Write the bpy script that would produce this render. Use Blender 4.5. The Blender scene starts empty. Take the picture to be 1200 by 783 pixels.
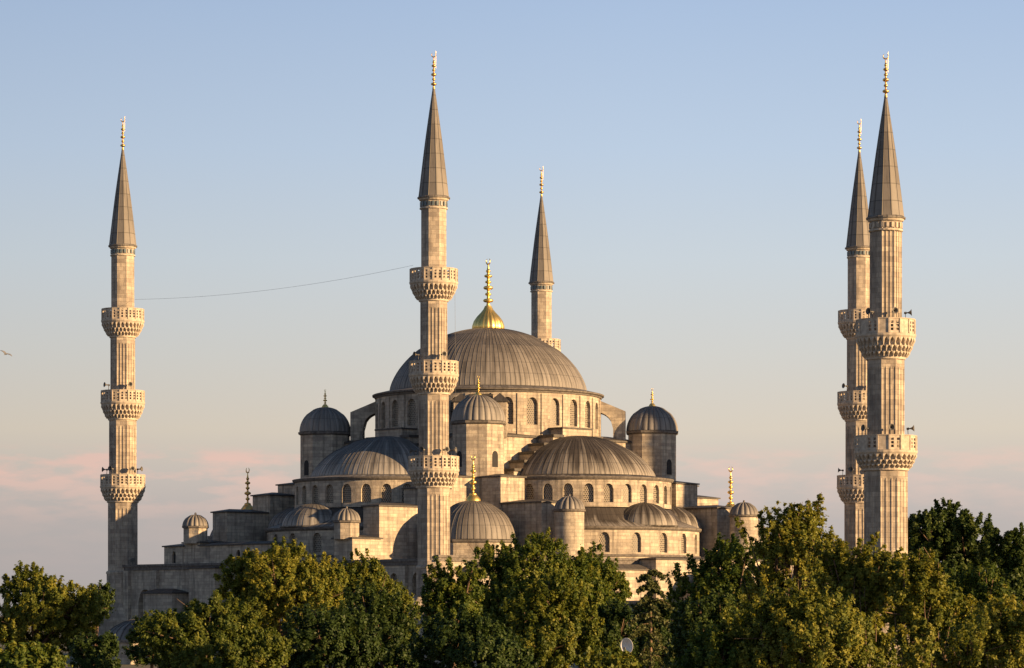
import bpy, math, random
import numpy as np
from mathutils import Vector

C = bpy.context.scene
COL = C.collection
PI = math.pi
R_ = math.radians

# ------------------------------------------------------------------ camera, sky, sun, exposure
FPX = 3582.0            # focal length in pixels of the 1200 px wide photograph
EYE = 6.0
HOR = 720.0             # photograph row of the horizon
cam_d = bpy.data.cameras.new('camera')
cam_d.sensor_width = 36.0
cam_d.lens = 36.0 * FPX / 1200.0
cam_d.shift_y = (HOR - 391.5) / 1200.0
cam_d.clip_start = 1.0
cam_d.clip_end = 40000.0
cam = bpy.data.objects.new('camera', cam_d)
cam.location = (0, 0, EYE)
cam.rotation_euler = (PI / 2, 0, 0)
COL.objects.link(cam)
C.camera = cam

SUN_DIR = Vector((0.899, -0.438, 0)).normalized()
SUN_EL = R_(11.9)
SUN_AZ = math.atan2(SUN_DIR.x, SUN_DIR.y)

world = bpy.data.worlds.new('World')
C.world = world
world.use_nodes = True
wt = world.node_tree
wt.nodes.clear()
def wn(t, **k):
    n = wt.nodes.new(t)
    for a, v in k.items(): setattr(n, a, v)
    return n
w_out = wn('ShaderNodeOutputWorld')
w_bg = wn('ShaderNodeBackground')
EXPO = 1.1
SKY_S = 0.05
w_bg.inputs['Strength'].default_value = SKY_S
sky = wn('ShaderNodeTexSky', sky_type='NISHITA')
sky.sun_disc = False
sky.sun_elevation = SUN_EL
sky.sun_rotation = SUN_AZ
sky.air_density = 0.9
sky.dust_density = 0.5
sky.ozone_density = 2.0
tc = wn('ShaderNodeTexCoord')
sep = wn('ShaderNodeSeparateXYZ')
wt.links.new(tc.outputs['Generated'], sep.inputs[0])
# low layer of evening haze: colour by elevation (z of the view direction), fading into the clear sky above
el = wn('ShaderNodeMapRange'); el.inputs['From Min'].default_value = 0.0; el.inputs['From Max'].default_value = 0.25
wt.links.new(sep.outputs['Z'], el.inputs['Value'])
ramp = wn('ShaderNodeValToRGB')
def lin(c):
    return tuple((x / 255 / 12.92) if x / 255 <= 0.04045 else ((x / 255 + 0.055) / 1.055) ** 2.4 for x in c)
stops = [(0.00, (180, 174, 171)), (0.012, (182, 175, 173)), (0.031, (190, 182, 178)), (0.043, (203, 193, 185)),
         (0.060, (218, 207, 191)), (0.085, (211, 210, 205)), (0.115, (203, 212, 219)), (0.150, (189, 206, 226)),
         (0.200, (170, 192, 222)), (0.25, (153, 178, 213))]
cr = ramp.color_ramp
while len(cr.elements) < len(stops): cr.elements.new(0.5)
for e, (p, c) in zip(cr.elements, stops):
    e.position = p / 0.25
    e.color = (*lin(c), 1)
wt.links.new(el.outputs[0], ramp.inputs[0])
# thin pink cloud bank
cmap = wn('ShaderNodeMapping'); cmap.inputs['Scale'].default_value = (46, 46, 185)
wt.links.new(tc.outputs['Generated'], cmap.inputs[0])
cn = wn('ShaderNodeTexNoise'); cn.inputs['Scale'].default_value = 1.0; cn.inputs['Detail'].default_value = 7.0; cn.inputs['Roughness'].default_value = 0.55
wt.links.new(cmap.outputs[0], cn.inputs['Vector'])
cthr = wn('ShaderNodeMapRange'); cthr.inputs['From Min'].default_value = 0.41; cthr.inputs['From Max'].default_value = 0.60
wt.links.new(cn.outputs[0], cthr.inputs['Value'])
band = wn('ShaderNodeValToRGB')
bs = [(0.0, 0.0), (0.028, 0.08), (0.038, 0.45), (0.046, 0.9), (0.0515, 0.9), (0.0555, 0.0)]
while len(band.color_ramp.elements) < len(bs): band.color_ramp.elements.new(0.5)
for e, (p, v) in zip(band.color_ramp.elements, bs):
    e.position = p / 0.25; e.color = (v, v, v, 1)
wt.links.new(el.outputs[0], band.inputs[0])
side = wn('ShaderNodeMapRange'); side.inputs['From Min'].default_value = 0.10; side.inputs['From Max'].default_value = -0.06
side.inputs['To Min'].default_value = 0.5; side.inputs['To Max'].default_value = 1.0
wt.links.new(sep.outputs['X'], side.inputs['Value'])
cm0 = wn('ShaderNodeMath', operation='MULTIPLY'); wt.links.new(cthr.outputs[0], cm0.inputs[0]); wt.links.new(band.outputs[0], cm0.inputs[1])
cm = wn('ShaderNodeMath', operation='MULTIPLY'); wt.links.new(cm0.outputs[0], cm.inputs[0]); wt.links.new(side.outputs[0], cm.inputs[1])
cmix = wn('ShaderNodeMix', data_type='RGBA')
wt.links.new(cm.outputs[0], cmix.inputs['Factor'])
wt.links.new(ramp.outputs[0], cmix.inputs[6])
cmix.inputs[7].default_value = (*lin((236, 200, 186)), 1)
scl = wn('ShaderNodeVectorMath', operation='SCALE'); scl.inputs['Scale'].default_value = 1.0 / (SKY_S * 2 ** EXPO)
# the sky brightens a little towards the sun on the right
lr = wn('ShaderNodeMapRange'); lr.inputs['From Min'].default_value = -0.17; lr.inputs['From Max'].default_value = 0.04
lr.inputs['To Min'].default_value = 0.90; lr.inputs['To Max'].default_value = 1.0
wt.links.new(sep.outputs['X'], lr.inputs['Value'])
lrs = wn('ShaderNodeVectorMath', operation='SCALE')
wt.links.new(cmix.outputs[2], lrs.inputs[0]); wt.links.new(lr.outputs[0], lrs.inputs['Scale'])
wt.links.new(lrs.outputs[0], scl.inputs[0])
hz = wn('ShaderNodeMapRange'); hz.inputs['From Min'].default_value = 0.20; hz.inputs['From Max'].default_value = 0.45
hz.interpolation_type = 'SMOOTHSTEP'
wt.links.new(sep.outputs['Z'], hz.inputs['Value'])
smix = wn('ShaderNodeMix', data_type='RGBA')
wt.links.new(hz.outputs[0], smix.inputs['Factor'])
wt.links.new(scl.outputs[0], smix.inputs[6])
wt.links.new(sky.outputs[0], smix.inputs[7])
wt.links.new(smix.outputs[2], w_bg.inputs['Color'])
wt.links.new(w_bg.outputs[0], w_out.inputs[0])

sun_d = bpy.data.lights.new('sun', 'SUN')
sun_d.energy = 5.0
sun_d.angle = R_(0.5)
sun_d.color = (1.0, 0.64, 0.305)
sun = bpy.data.objects.new('sun', sun_d)
sd = Vector((SUN_DIR.x * math.cos(SUN_EL), SUN_DIR.y * math.cos(SUN_EL), math.sin(SUN_EL)))
sun.rotation_euler = sd.to_track_quat('Z', 'Y').to_euler()
sun.location = (120, 100, 120)
COL.objects.link(sun)

C.view_settings.view_transform = 'Standard'
C.view_settings.look = 'None'
C.view_settings.exposure = EXPO
C.view_settings.gamma = 1.0
C.view_settings.use_curve_mapping = False
C.cycles.max_bounces = 6
C.cycles.transparent_max_bounces = 8

# ------------------------------------------------------------------ materials
def new_mat(name):
    m = bpy.data.materials.new(name); m.use_nodes = True
    nt = m.node_tree; nt.nodes.clear()
    out = nt.nodes.new('ShaderNodeOutputMaterial'); b = nt.nodes.new('ShaderNodeBsdfPrincipled')
    nt.links.new(b.outputs[0], out.inputs[0])
    return m, nt, b
class NT:
    def __init__(s, nt): s.t = nt
    def n(s, ty, **k):
        x = s.t.nodes.new(ty)
        for a, v in k.items(): setattr(x, a, v)
        return x
    def l(s, a, b): s.t.links.new(a, b)
    def math(s, op, a, b=None):
        x = s.n('ShaderNodeMath', operation=op)
        for i, v in enumerate((a, b)):
            if v is None: continue
            if isinstance(v, (int, float)): x.inputs[i].default_value = v
            else: s.l(v, x.inputs[i])
        return x.outputs[0]
    def rng(s, v, a, b, c=0.0, d=1.0):
        x = s.n('ShaderNodeMapRange'); s.l(v, x.inputs['Value'])
        for nme, q in (('From Min', a), ('From Max', b), ('To Min', c), ('To Max', d)): x.inputs[nme].default_value = q
        return x.outputs[0]
    def mix(s, f, a, b, blend='MIX'):
        x = s.n('ShaderNodeMix', data_type='RGBA', blend_type=blend)
        for i, v in ((0, f), (6, a), (7, b)):
            if isinstance(v, (int, float)): x.inputs[i].default_value = v
            elif isinstance(v, tuple): x.inputs[i].default_value = (*v, 1)
            else: s.l(v, x.inputs[i])
        return x.outputs[2]
    def noise(s, vec, scale, detail=4, rough=0.55, vscale=None):
        if vscale:
            mp = s.n('ShaderNodeMapping'); mp.inputs['Scale'].default_value = vscale; s.l(vec, mp.inputs[0]); vec = mp.outputs[0]
        x = s.n('ShaderNodeTexNoise'); s.l(vec, x.inputs['Vector'])
        x.inputs['Scale'].default_value = scale; x.inputs['Detail'].default_value = detail; x.inputs['Roughness'].default_value = rough
        return x.outputs[0]

def stone_mat(name, c1, c2, dark, course=0.42, block=1.0, streak=0.55):
    m, nt, b = new_mat(name); N = NT(nt)
    uv = N.n('ShaderNodeUVMap'); uv.uv_map = 'UVMap'
    tcn = N.n('ShaderNodeTexCoord')
    br = N.n('ShaderNodeTexBrick')
    N.l(uv.outputs[0], br.inputs['Vector'])
    br.inputs['Scale'].default_value = 1.0
    br.inputs['Brick Width'].default_value = block; br.inputs['Row Height'].default_value = course
    br.inputs['Mortar Size'].default_value = 0.018; br.inputs['Mortar Smooth'].default_value = 0.3
    br.inputs['Color1'].default_value = (*c1, 1); br.inputs['Color2'].default_value = (*c2, 1)
    br.inputs['Mortar'].default_value = (c2[0] * .66, c2[1] * .64, c2[2] * .63, 1); br.inputs['Bias'].default_value = 0.0
    # tone of single courses, large blotches, dark rain streaks
    rown = N.noise(uv.outputs[0], 1.0, 2, 0.5, (0.05, 1.6, 1))
    col = N.mix(N.rng(rown, 0.5, 0.72, 0, 0.45), br.outputs[0], (c2[0] * .72, c2[1] * .70, c2[2] * .70))
    oi = N.n('ShaderNodeObjectInfo')
    va = N.n('ShaderNodeVectorMath', operation='ADD'); N.l(tcn.outputs['Object'], va.inputs[0])
    vs = N.n('ShaderNodeVectorMath', operation='SCALE'); vs.inputs[0].default_value = (37, 53, 71); N.l(oi.outputs['Random'], vs.inputs['Scale'])
    N.l(vs.outputs[0], va.inputs[1])
    big = N.noise(va.outputs[0], 0.35, 6, 0.62)
    col = N.mix(N.rng(big, 0.48, 0.72, 0, 0.65), col, (dark[0], dark[1], dark[2]))
    med = N.noise(va.outputs[0], 1.3, 6, 0.7)
    col = N.mix(N.rng(med, 0.50, 0.70, 0, 0.5), col, (dark[0] * 1.1, dark[1] * 1.1, dark[2] * 1.12))
    bx = N.n('ShaderNodeSeparateXYZ'); N.l(uv.outputs[0], bx.inputs[0])
    rw = N.math('FLOOR', N.math('DIVIDE', bx.outputs[1], course))
    cc = N.n('ShaderNodeCombineXYZ'); N.l(rw, cc.inputs[1])
    N.l(N.math('FLOOR', N.math('ADD', N.math('DIVIDE', bx.outputs[0], block * 1.37), N.math('MULTIPLY', rw, 0.37))), cc.inputs[0])
    wn_ = N.n('ShaderNodeTexWhiteNoise', noise_dimensions='2D'); N.l(cc.outputs[0], wn_.inputs['Vector'])
    col = N.mix(N.rng(wn_.outputs[0], 0.55, 1.0, 0, 0.65), col, (c2[0] * .62, c2[1] * .6, c2[2] * .62))
    st = N.noise(uv.outputs[0], 1.0, 5, 0.6, (1.9, 0.16, 1))
    col = N.mix(N.rng(st, 0.49, 0.72, 0, streak), col, (dark[0] * .75, dark[1] * .75, dark[2] * .75))
    fine = N.noise(uv.outputs[0], 7.0, 4, 0.6)
    col = N.mix(1.0, col, N.mix(fine, (0.78, 0.78, 0.78), (1.18, 1.18, 1.16)), 'MULTIPLY')
    N.l(col, b.inputs['Base Color'])
    b.inputs['Roughness'].default_value = 0.88
    b.inputs['Specular IOR Level'].default_value = 0.2
    bp = N.n('ShaderNodeBump'); bp.inputs['Strength'].default_value = 0.5; bp.inputs['Distance'].default_value = 0.05
    h = N.math('ADD', N.math('MULTIPLY', br.outputs['Fac'], -0.7), N.math('MULTIPLY', fine, 0.8))
    N.l(h, bp.inputs['Height']); N.l(bp.outputs[0], b.inputs['Normal'])
    return m

def lead_mat(name, base, light, dark, wear=0.5, lapk=.5):
    """Old lead sheet: panels between the rolls differ in tone, pale wash near the eaves, dark streaks."""
    m, nt, b = new_mat(name); N = NT(nt)
    uv = N.n('ShaderNodeUVMap'); uv.uv_map = 'UVMap'
    nuv = N.n('ShaderNodeUVMap'); nuv.uv_map = 'Norm'
    s = N.n('ShaderNodeSeparateXYZ'); N.l(uv.outputs[0], s.inputs[0])
    ns = N.n('ShaderNodeSeparateXYZ'); N.l(nuv.outputs[0], ns.inputs[0])
    fl = N.n('ShaderNodeCombineXYZ')
    N.l(N.math('FLOOR', s.outputs[0]), fl.inputs[0])
    rowf = N.math('DIVIDE', s.outputs[1], 1.7)
    N.l(N.math('FLOOR', N.math('ADD', rowf, N.math('MULTIPLY', N.math('MODULO', N.math('FLOOR', s.outputs[0]), 2.0), 0.5))), fl.inputs[1])
    wnz = N.n('ShaderNodeTexWhiteNoise', noise_dimensions='2D'); N.l(fl.outputs[0], wnz.inputs['Vector'])
    col = N.mix(N.rng(wnz.outputs[0], 0, 1, 0, 0.75), base, dark)
    # pale streaks running down towards the eave
    stv = N.noise(uv.outputs[0], 1.0, 3, 0.5, (0.9, 0.12, 1))
    h = N.math('SUBTRACT', 0.85, ns.outputs[1])
    a = N.math('MULTIPLY', N.rng(N.math('ADD', N.math('MULTIPLY', h, 0.70), N.math('MULTIPLY', stv, 1.3)), 0.90, 1.22), wear)
    col = N.mix(a, col, light)
    st2 = N.noise(uv.outputs[0], 1.0, 4, 0.6, (1.7, 0.2, 1))
    col = N.mix(N.rng(st2, 0.50, 0.70, 0, 0.7), col, tuple(x * .6 for x in dark))
    # horizontal laps
    lap = N.math('ABSOLUTE', N.math('SUBTRACT', N.math('FRACT', rowf), 0.5))
    col = N.mix(N.rng(lap, 0.465, 0.49, 0, lapk), col, tuple(x * .5 for x in dark))
    # grime lying along the rolls
    seam = N.math('ABSOLUTE', N.math('SUBTRACT', N.math('FRACT', N.math('ADD', s.outputs[0], 0.38)), 0.5))
    col = N.mix(N.rng(seam, 0.10, 0.02, 0, 0.7), col, tuple(x * .5 for x in dark))
    N.l(col, b.inputs['Base Color'])
    b.inputs['Roughness'].default_value = 0.62
    b.inputs['Specular IOR Level'].default_value = 0.35
    bp = N.n('ShaderNodeBump'); bp.inputs['Strength'].default_value = 0.35; bp.inputs['Distance'].default_value = 0.06
    tcn = N.n('ShaderNodeTexCoord')
    N.l(N.noise(tcn.outputs['Object'], 1.6, 5, 0.6), bp.inputs['Height']); N.l(bp.outputs[0], b.inputs['Normal'])
    return m

def plain_mat(name, c, rough=0.7, metal=0.0, var=0.25, spec=0.4):
    m, nt, b = new_mat(name); N = NT(nt)
    tcn = N.n('ShaderNodeTexCoord')
    nz = N.noise(tcn.outputs['Object'], 2.5, 5, 0.6)
    col = N.mix(N.rng(nz, 0.3, 0.7), tuple(x * (1 - var) for x in c), tuple(min(1, x * (1 + var)) for x in c))
    N.l(col, b.inputs['Base Color'])
    b.inputs['Roughness'].default_value = rough; b.inputs['Metallic'].default_value = metal
    b.inputs['Specular IOR Level'].default_value = spec
    return m

def lattice_mat():
    m, nt, b = new_mat('window_lattice'); N = NT(nt)
    uv = N.n('ShaderNodeUVMap'); uv.uv_map = 'UVMap'
    s = N.n('ShaderNodeSeparateXYZ'); N.l(uv.outputs[0], s.inputs[0])
    p = 0.27
    v = N.math('DIVIDE', s.outputs[1], p * 0.87)
    row = N.math('FLOOR', v)
    u = N.math('ADD', N.math('DIVIDE', s.outputs[0], p), N.math('MULTIPLY', N.math('MODULO', N.math('ABSOLUTE', row), 2.0), 0.5))
    du = N.math('SUBTRACT', N.math('FRACT', u), 0.5); dv = N.math('MULTIPLY', N.math('SUBTRACT', N.math('FRACT', v), 0.5), 0.87)
    d = N.math('SQRT', N.math('ADD', N.math('MULTIPLY', du, du), N.math('MULTIPLY', dv, dv)))
    hole = N.rng(d, 0.37, 0.31)
    cell = N.n('ShaderNodeCombineXYZ'); N.l(N.math('FLOOR', u), cell.inputs[0]); N.l(row, cell.inputs[1])
    wv = N.n('ShaderNodeTexWhiteNoise', noise_dimensions='2D'); N.l(cell.outputs[0], wv.inputs['Vector'])
    glass = N.mix(wv.outputs[0], (0.012, 0.013, 0.016), (0.06, 0.055, 0.05))
    col = N.mix(hole, (0.33, 0.29, 0.235), glass)
    N.l(col, b.inputs['Base Color'])
    N.l(N.rng(hole, 0, 1, 0.9, 0.3), b.inputs['Roughness'])
    bp = N.n('ShaderNodeBump'); bp.inputs['Strength'].default_value = 0.8; bp.inputs['Distance'].default_value = 0.05; bp.invert = True
    N.l(hole, bp.inputs['Height']); N.l(bp.outputs[0], b.inputs['Normal'])
    return m

M = {}
M['stone'] = stone_mat('limestone', (0.59, 0.515, 0.41), (0.43, 0.375, 0.31), (0.14, 0.128, 0.118), streak=.75)
M['stone_min'] = stone_mat('minaret_stone', (0.58, 0.495, 0.395), (0.40, 0.345, 0.285), (0.17, 0.15, 0.137), course=0.5, block=0.85, streak=0.75)
M['stone_carved'] = plain_mat('carved_stone', (0.47, 0.405, 0.33), 0.9, 0, 0.3, 0.15)
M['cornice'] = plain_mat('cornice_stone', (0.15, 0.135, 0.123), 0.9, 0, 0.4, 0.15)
M['lead'] = lead_mat('lead_dome', (0.155, 0.141, 0.130), (0.29, 0.27, 0.25), (0.085, 0.077, 0.071), 0.6)
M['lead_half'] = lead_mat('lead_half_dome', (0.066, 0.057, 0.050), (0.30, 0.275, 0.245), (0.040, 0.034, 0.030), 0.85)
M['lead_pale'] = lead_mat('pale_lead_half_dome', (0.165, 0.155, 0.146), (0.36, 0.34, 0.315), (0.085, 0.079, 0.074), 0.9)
M['lead_turret'] = lead_mat('turret_lead', (0.20, 0.187, 0.175), (0.33, 0.31, 0.29), (0.12, 0.112, 0.105), 0.5)
M['lead_roof'] = lead_mat('lead_roof', (0.075, 0.068, 0.063), (0.16, 0.147, 0.135), (0.06, 0.055, 0.051), 0.3)
M['lead_spire'] = lead_mat('lead_spire', (0.19, 0.173, 0.157), (0.28, 0.258, 0.235), (0.115, 0.104, 0.095), 0.5, lapk=.85)
M['gold'] = plain_mat('gilded_copper', (0.95, 0.66, 0.22), 0.42, 1.0, 0.12)
M['gold_old'] = plain_mat('tarnished_gilt', (0.80, 0.52, 0.19), 0.40, 1.0, 0.3)
M['lattice'] = lattice_mat()
M['tile'] = plain_mat('blue_tile', (0.13, 0.17, 0.19), 0.45, 0, 0.3)
M['dark'] = plain_mat('dark_opening', (0.02, 0.02, 0.022), 0.8, 0, 0.2)
M['speaker'] = plain_mat('grey_horn_metal', (0.13, 0.125, 0.12), 0.5, 0.2, 0.2)
M['cable'] = plain_mat('cable_rubber', (0.16, 0.16, 0.17), 0.7)
M['dish'] = plain_mat('white_dish_paint', (0.74, 0.73, 0.72), 0.4, 0, 0.06)
M['bark'] = plain_mat('bark', (0.17, 0.115, 0.08), 0.9, 0, 0.35, 0.1)
M['bird'] = plain_mat('gull_feather', (0.16, 0.16, 0.17), 0.8, 0, 0.3)

def leaf_mat(name, c_dark, c_mid, c_light, trans=0.3):
    m, nt, b = new_mat(name); N = NT(nt)
    at = N.n('ShaderNodeAttribute'); at.attribute_name = 'tone'
    r = N.n('ShaderNodeValToRGB'); N.l(at.outputs['Fac'], r.inputs[0])
    r.color_ramp.elements.new(0.5)
    for e, (p, c) in zip(r.color_ramp.elements, ((0.0, c_dark), (0.55, c_mid), (1.0, c_light))):
        e.position = p; e.color = (*c, 1)
    N.l(r.outputs[0], b.inputs['Base Color'])
    b.inputs['Roughness'].default_value = 0.55; b.inputs['Specular IOR Level'].default_value = 0.25
    tr = N.n('ShaderNodeBsdfTranslucent'); N.l(N.mix(1.0, r.outputs[0], (1.25, 1.2, 0.6), 'MULTIPLY'), tr.inputs['Color'])
    ms = N.n('ShaderNodeMixShader'); ms.inputs[0].default_value = trans
    N.l(b.outputs[0], ms.inputs[1]); N.l(tr.outputs[0], ms.inputs[2])
    out = [n for n in nt.nodes if n.type == 'OUTPUT_MATERIAL'][0]
    N.l(ms.outputs[0], out.inputs[0])
    return m
M['leaf_a'] = leaf_mat('plane_tree_leaf', (0.050, 0.080, 0.015), (0.140, 0.168, 0.026), (0.28, 0.26, 0.040), .40)
M['leaf_b'] = leaf_mat('chestnut_leaf', (0.046, 0.084, 0.015), (0.110, 0.150, 0.026), (0.24, 0.245, 0.038), .40)
M['leaf_c'] = leaf_mat('olive_brown_leaf', (0.070, 0.102, 0.018), (0.170, 0.190, 0.032), (0.31, 0.285, 0.048), .40)
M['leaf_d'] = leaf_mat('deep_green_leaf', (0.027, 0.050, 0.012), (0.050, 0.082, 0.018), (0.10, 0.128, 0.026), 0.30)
M['needle'] = leaf_mat('cedar_needle', (0.040, 0.058, 0.020), (0.085, 0.100, 0.034), (0.15, 0.155, 0.05), 0.2)

# ------------------------------------------------------------------ mesh builder
class MB:
    def __init__(s): s.V = []; s.F = []; s.UV = []; s.NU = []; s.S = []; s.MI = []
    def poly(s, pts, uv=None, mi=0, sm=False):
        n0 = len(s.V); s.V += [tuple(p) for p in pts]
        s.F.append(tuple(range(n0, n0 + len(pts))))
        s.UV.append(uv or auto_uv(pts)); s.NU.append([(0.5, 0.5)] * len(pts)); s.S.append(sm); s.MI.append(mi)
    def box(s, x0, x1, y0, y1, z0, z1, f=None, mi=0):
        f = f or (lambda a, b, c: (a, b, c))
        p = lambda i, j, k: f((x0, x1)[i], (y0, y1)[j], (z0, z1)[k])
        for q in (((0,0,0),(0,1,0),(1,1,0),(1,0,0)), ((0,0,1),(1,0,1),(1,1,1),(0,1,1)), ((0,0,0),(1,0,0),(1,0,1),(0,0,1)),
                  ((1,0,0),(1,1,0),(1,1,1),(1,0,1)), ((1,1,0),(0,1,0),(0,1,1),(1,1,1)), ((0,1,0),(0,0,0),(0,0,1),(0,1,1))):
            s.poly([p(*c) for c in q], mi=mi)
    def grid(s, P, UV, NUV=None, closed=False, sm=True, mi=0):
        """P[i][j]: rows i, columns j; UV the same with one more column when closed."""
        n0 = len(s.V); nr = len(P); nc = len(P[0])
        for r in P: s.V += [tuple(p) for p in r]
        for i in range(nr - 1):
            for j in range(nc if closed else nc - 1):
                k = (j + 1) % nc
                s.F.append((n0 + i * nc + j, n0 + i * nc + k, n0 + (i + 1) * nc + k, n0 + (i + 1) * nc + j))
                s.UV.append([UV[i][j], UV[i][j + 1], UV[i + 1][j + 1], UV[i + 1][j]])
                s.NU.append([NUV[i][j], NUV[i][j + 1], NUV[i + 1][j + 1], NUV[i + 1][j]] if NUV else [(0.5, 0.5)] * 4)
                s.S.append(sm); s.MI.append(mi)
    def build(s, name, mat, parent=None, loc=(0, 0, 0)):
        me = bpy.data.meshes.new(name)
        me.from_pydata(s.V, [], s.F)
        for nm, src in (('UVMap', s.UV), ('Norm', s.NU)):
            l = me.uv_layers.new(name=nm)
            l.data.foreach_set('uv', [c for f in src for p in f for c in p])
        me.polygons.foreach_set('use_smooth', s.S)
        for m in (mat if isinstance(mat, (list, tuple)) else [mat]): me.materials.append(m)
        me.polygons.foreach_set('material_index', s.MI)
        me.update()
        o = bpy.data.objects.new(name, me); COL.objects.link(o)
        o.location = loc
        if parent: o.parent = parent
        return o
def auto_uv(pts):
    n = Vector((0, 0, 0)); q = [Vector(p) for p in pts]
    for a, b in zip(q, q[1:] + q[:1]):
        n += Vector(((a.y - b.y) * (a.z + b.z), (a.z - b.z) * (a.x + b.x), (a.x - b.x) * (a.y + b.y)))
    if n.length < 1e-9: return [(0, 0)] * len(pts)
    n.normalize()
    if abs(n.z) > 0.92: return [(p.x, p.y) for p in q]
    t = Vector((-n.y, n.x, 0)).normalized(); v = n.cross(t)
    return [(p.dot(t), p.dot(v)) for p in q]

def revolve(mb, prof, n, c=(0, 0), a0=0.0, a1=2 * PI, sm=True, mi=0, upan=None):
    closed = abs(a1 - a0 - 2 * PI) < 1e-6
    P = []; U = []; NU = []
    acc = [0.0]
    for (r0, z0), (r1, z1) in zip(prof, prof[1:]): acc.append(acc[-1] + math.hypot(r1 - r0, z1 - z0))
    rm = max(r for r, z in prof)
    for i, (r, z) in enumerate(prof):
        row = []; ur = []; nr_ = []
        for j in range(n + 1):
            a = a0 + (a1 - a0) * j / n
            if j < n or not closed: row.append((c[0] + r * math.cos(a), c[1] + r * math.sin(a), z))
            u = (j / n * upan) if upan else a * rm
            ur.append((u, acc[i])); nr_.append((j / n, i / max(1, len(prof) - 1)))
        P.append(row); U.append(ur); NU.append(nr_)
    mb.grid(P, U, NU, closed, sm, mi)

def ribbed_dome(mb, R, z0, rise, nrib, c=(0, 0), a0=0.0, a1=2 * PI, rib=0.11, ribw=0.13, rows=18, bulge=0.5, flute=0.0, rmin=0.15):
    """Lead dome with raised rolls (or deep flutes) running from the eave to the top."""
    closed = abs(a1 - a0 - 2 * PI) < 1e-6
    rs = (R * R + rise * rise) / (2 * rise)
    pr = []
    for i in range(rows + 1):
        t = i / rows
        r = R * (1 - t) + rmin * t if t > 0.5 else R * math.cos(t * PI / 3) if False else R * math.cos(t * PI / 2) * (1 - t * 0) + rmin * t
        za = math.sqrt(max(0, rs * rs - r * r)) - (rs - rise)
        zb = rise * math.sqrt(max(0, 1 - (r / R) ** 2))
        pr.append((r, z0 + za * (1 - bulge) + zb * bulge))
    if flute:
        offs = [k / 6 for k in range(6)]
        rad = [flute * (abs(math.sin(PI * k / 6)) - 0.5) for k in range(6)]
    else:
        w = ribw / (2 * PI * R / (nrib * 2 * PI / (a1 - a0)))
        w = min(w, 0.3)
        offs = [0.0, w * .5, w, 0.5 + w * .5]
        rad = [rib * 0.2, rib, rib * 0.2, 0.0]
        offs = [0.0, w * .25, w * .75, w, 0.33 + .67 * w, 0.67 + .33 * w]
        rad = [0.0, rib, rib, 0.0, 0.0, 0.0]
    P = []; U = []; NU = []; acc = 0.0
    for i, (r, z) in enumerate(pr):
        if i: acc += math.hypot(pr[i][0] - pr[i - 1][0], pr[i][1] - pr[i - 1][1])
        k = min(1.0, r / R * 1.6)
        sl = min(i, rows - 1)
        tx, tz = pr[sl + 1][0] - pr[sl][0], pr[sl + 1][1] - pr[sl][1]
        L = math.hypot(tx, tz); nx, nz = tz / L, -tx / L
        row = []; ur = []; nr_ = []
        cnt = nrib * len(offs)
        for j in range(cnt + 1):
            g, o = divmod(j, len(offs))
            x = g + offs[o]
            a = a0 + (a1 - a0) * x / nrib
            d = rad[o] * k
            rr, zz = max(0.02, r + nx * d), z + nz * d
            if j < cnt or not closed: row.append((c[0] + rr * math.cos(a), c[1] + rr * math.sin(a), zz))
            ur.append((x + 0.001, acc)); nr_.append((x / nrib, i / rows))
        P.append(row); U.append(ur); NU.append(nr_)
    mb.grid(P, U, NU, closed, False)
    return pr

def wall(mb, f, x0, x1, z0, z1, openings=(), reveal=0.35, step=1.2, mi=0):
    """Wall strip with real arched openings. f(x, z, d) maps to 3-D, d outward. openings: (xc, zs, w, h)."""
    ops = sorted(openings)
    def col(xa, xb, ya, yb, yc, yd):     # quad with its two lower and two upper corners
        mb.poly([f(xa, ya, 0), f(xb, yb, 0), f(xb, yc, 0), f(xa, yd, 0)], [(xa, ya), (xb, yb), (xb, yc), (xa, yd)], mi)
    cur = x0
    def plain(a, b):
        n = max(1, int(math.ceil((b - a) / step)))
        for i in range(n):
            col(a + (b - a) * i / n, a + (b - a) * (i + 1) / n, z0, z0, z1, z1)
    for (xc, zs, w, h) in ops:
        plain(cur, xc - w / 2)
        n = 8
        xs = [xc - w / 2 + w * i / n for i in range(n + 1)]
        ar = [arch_z(x - xc, w, zs, h) for x in xs]
        for i in range(n):
            col(xs[i], xs[i + 1], z0, z0, zs, zs)
            col(xs[i], xs[i + 1], ar[i], ar[i + 1], z1, z1)
            mb.poly([f(xs[i], ar[i], 0), f(xs[i + 1], ar[i + 1], 0), f(xs[i + 1], ar[i + 1], -reveal), f(xs[i], ar[i], -reveal)], None, mi)
        mb.poly([f(xs[0], zs, 0), f(xs[-1], zs, 0), f(xs[-1], zs, -reveal), f(xs[0], zs, -reveal)], None, mi)
        for x, a in ((xs[0], ar[0]), (xs[-1], ar[-1])):
            mb.poly([f(x, zs, 0), f(x, a, 0), f(x, a, -reveal), f(x, zs, -reveal)], None, mi)
        cur = xc + w / 2
    plain(cur, x1)
def arch_z(dx, w, zs, h):
    r = w / 2
    q = max(0.0, 1 - (abs(dx) / r) ** 2)
    return zs + (h - r * 1.1) + r * 1.1 * q ** 0.55 * (1 - 0.0)
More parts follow.
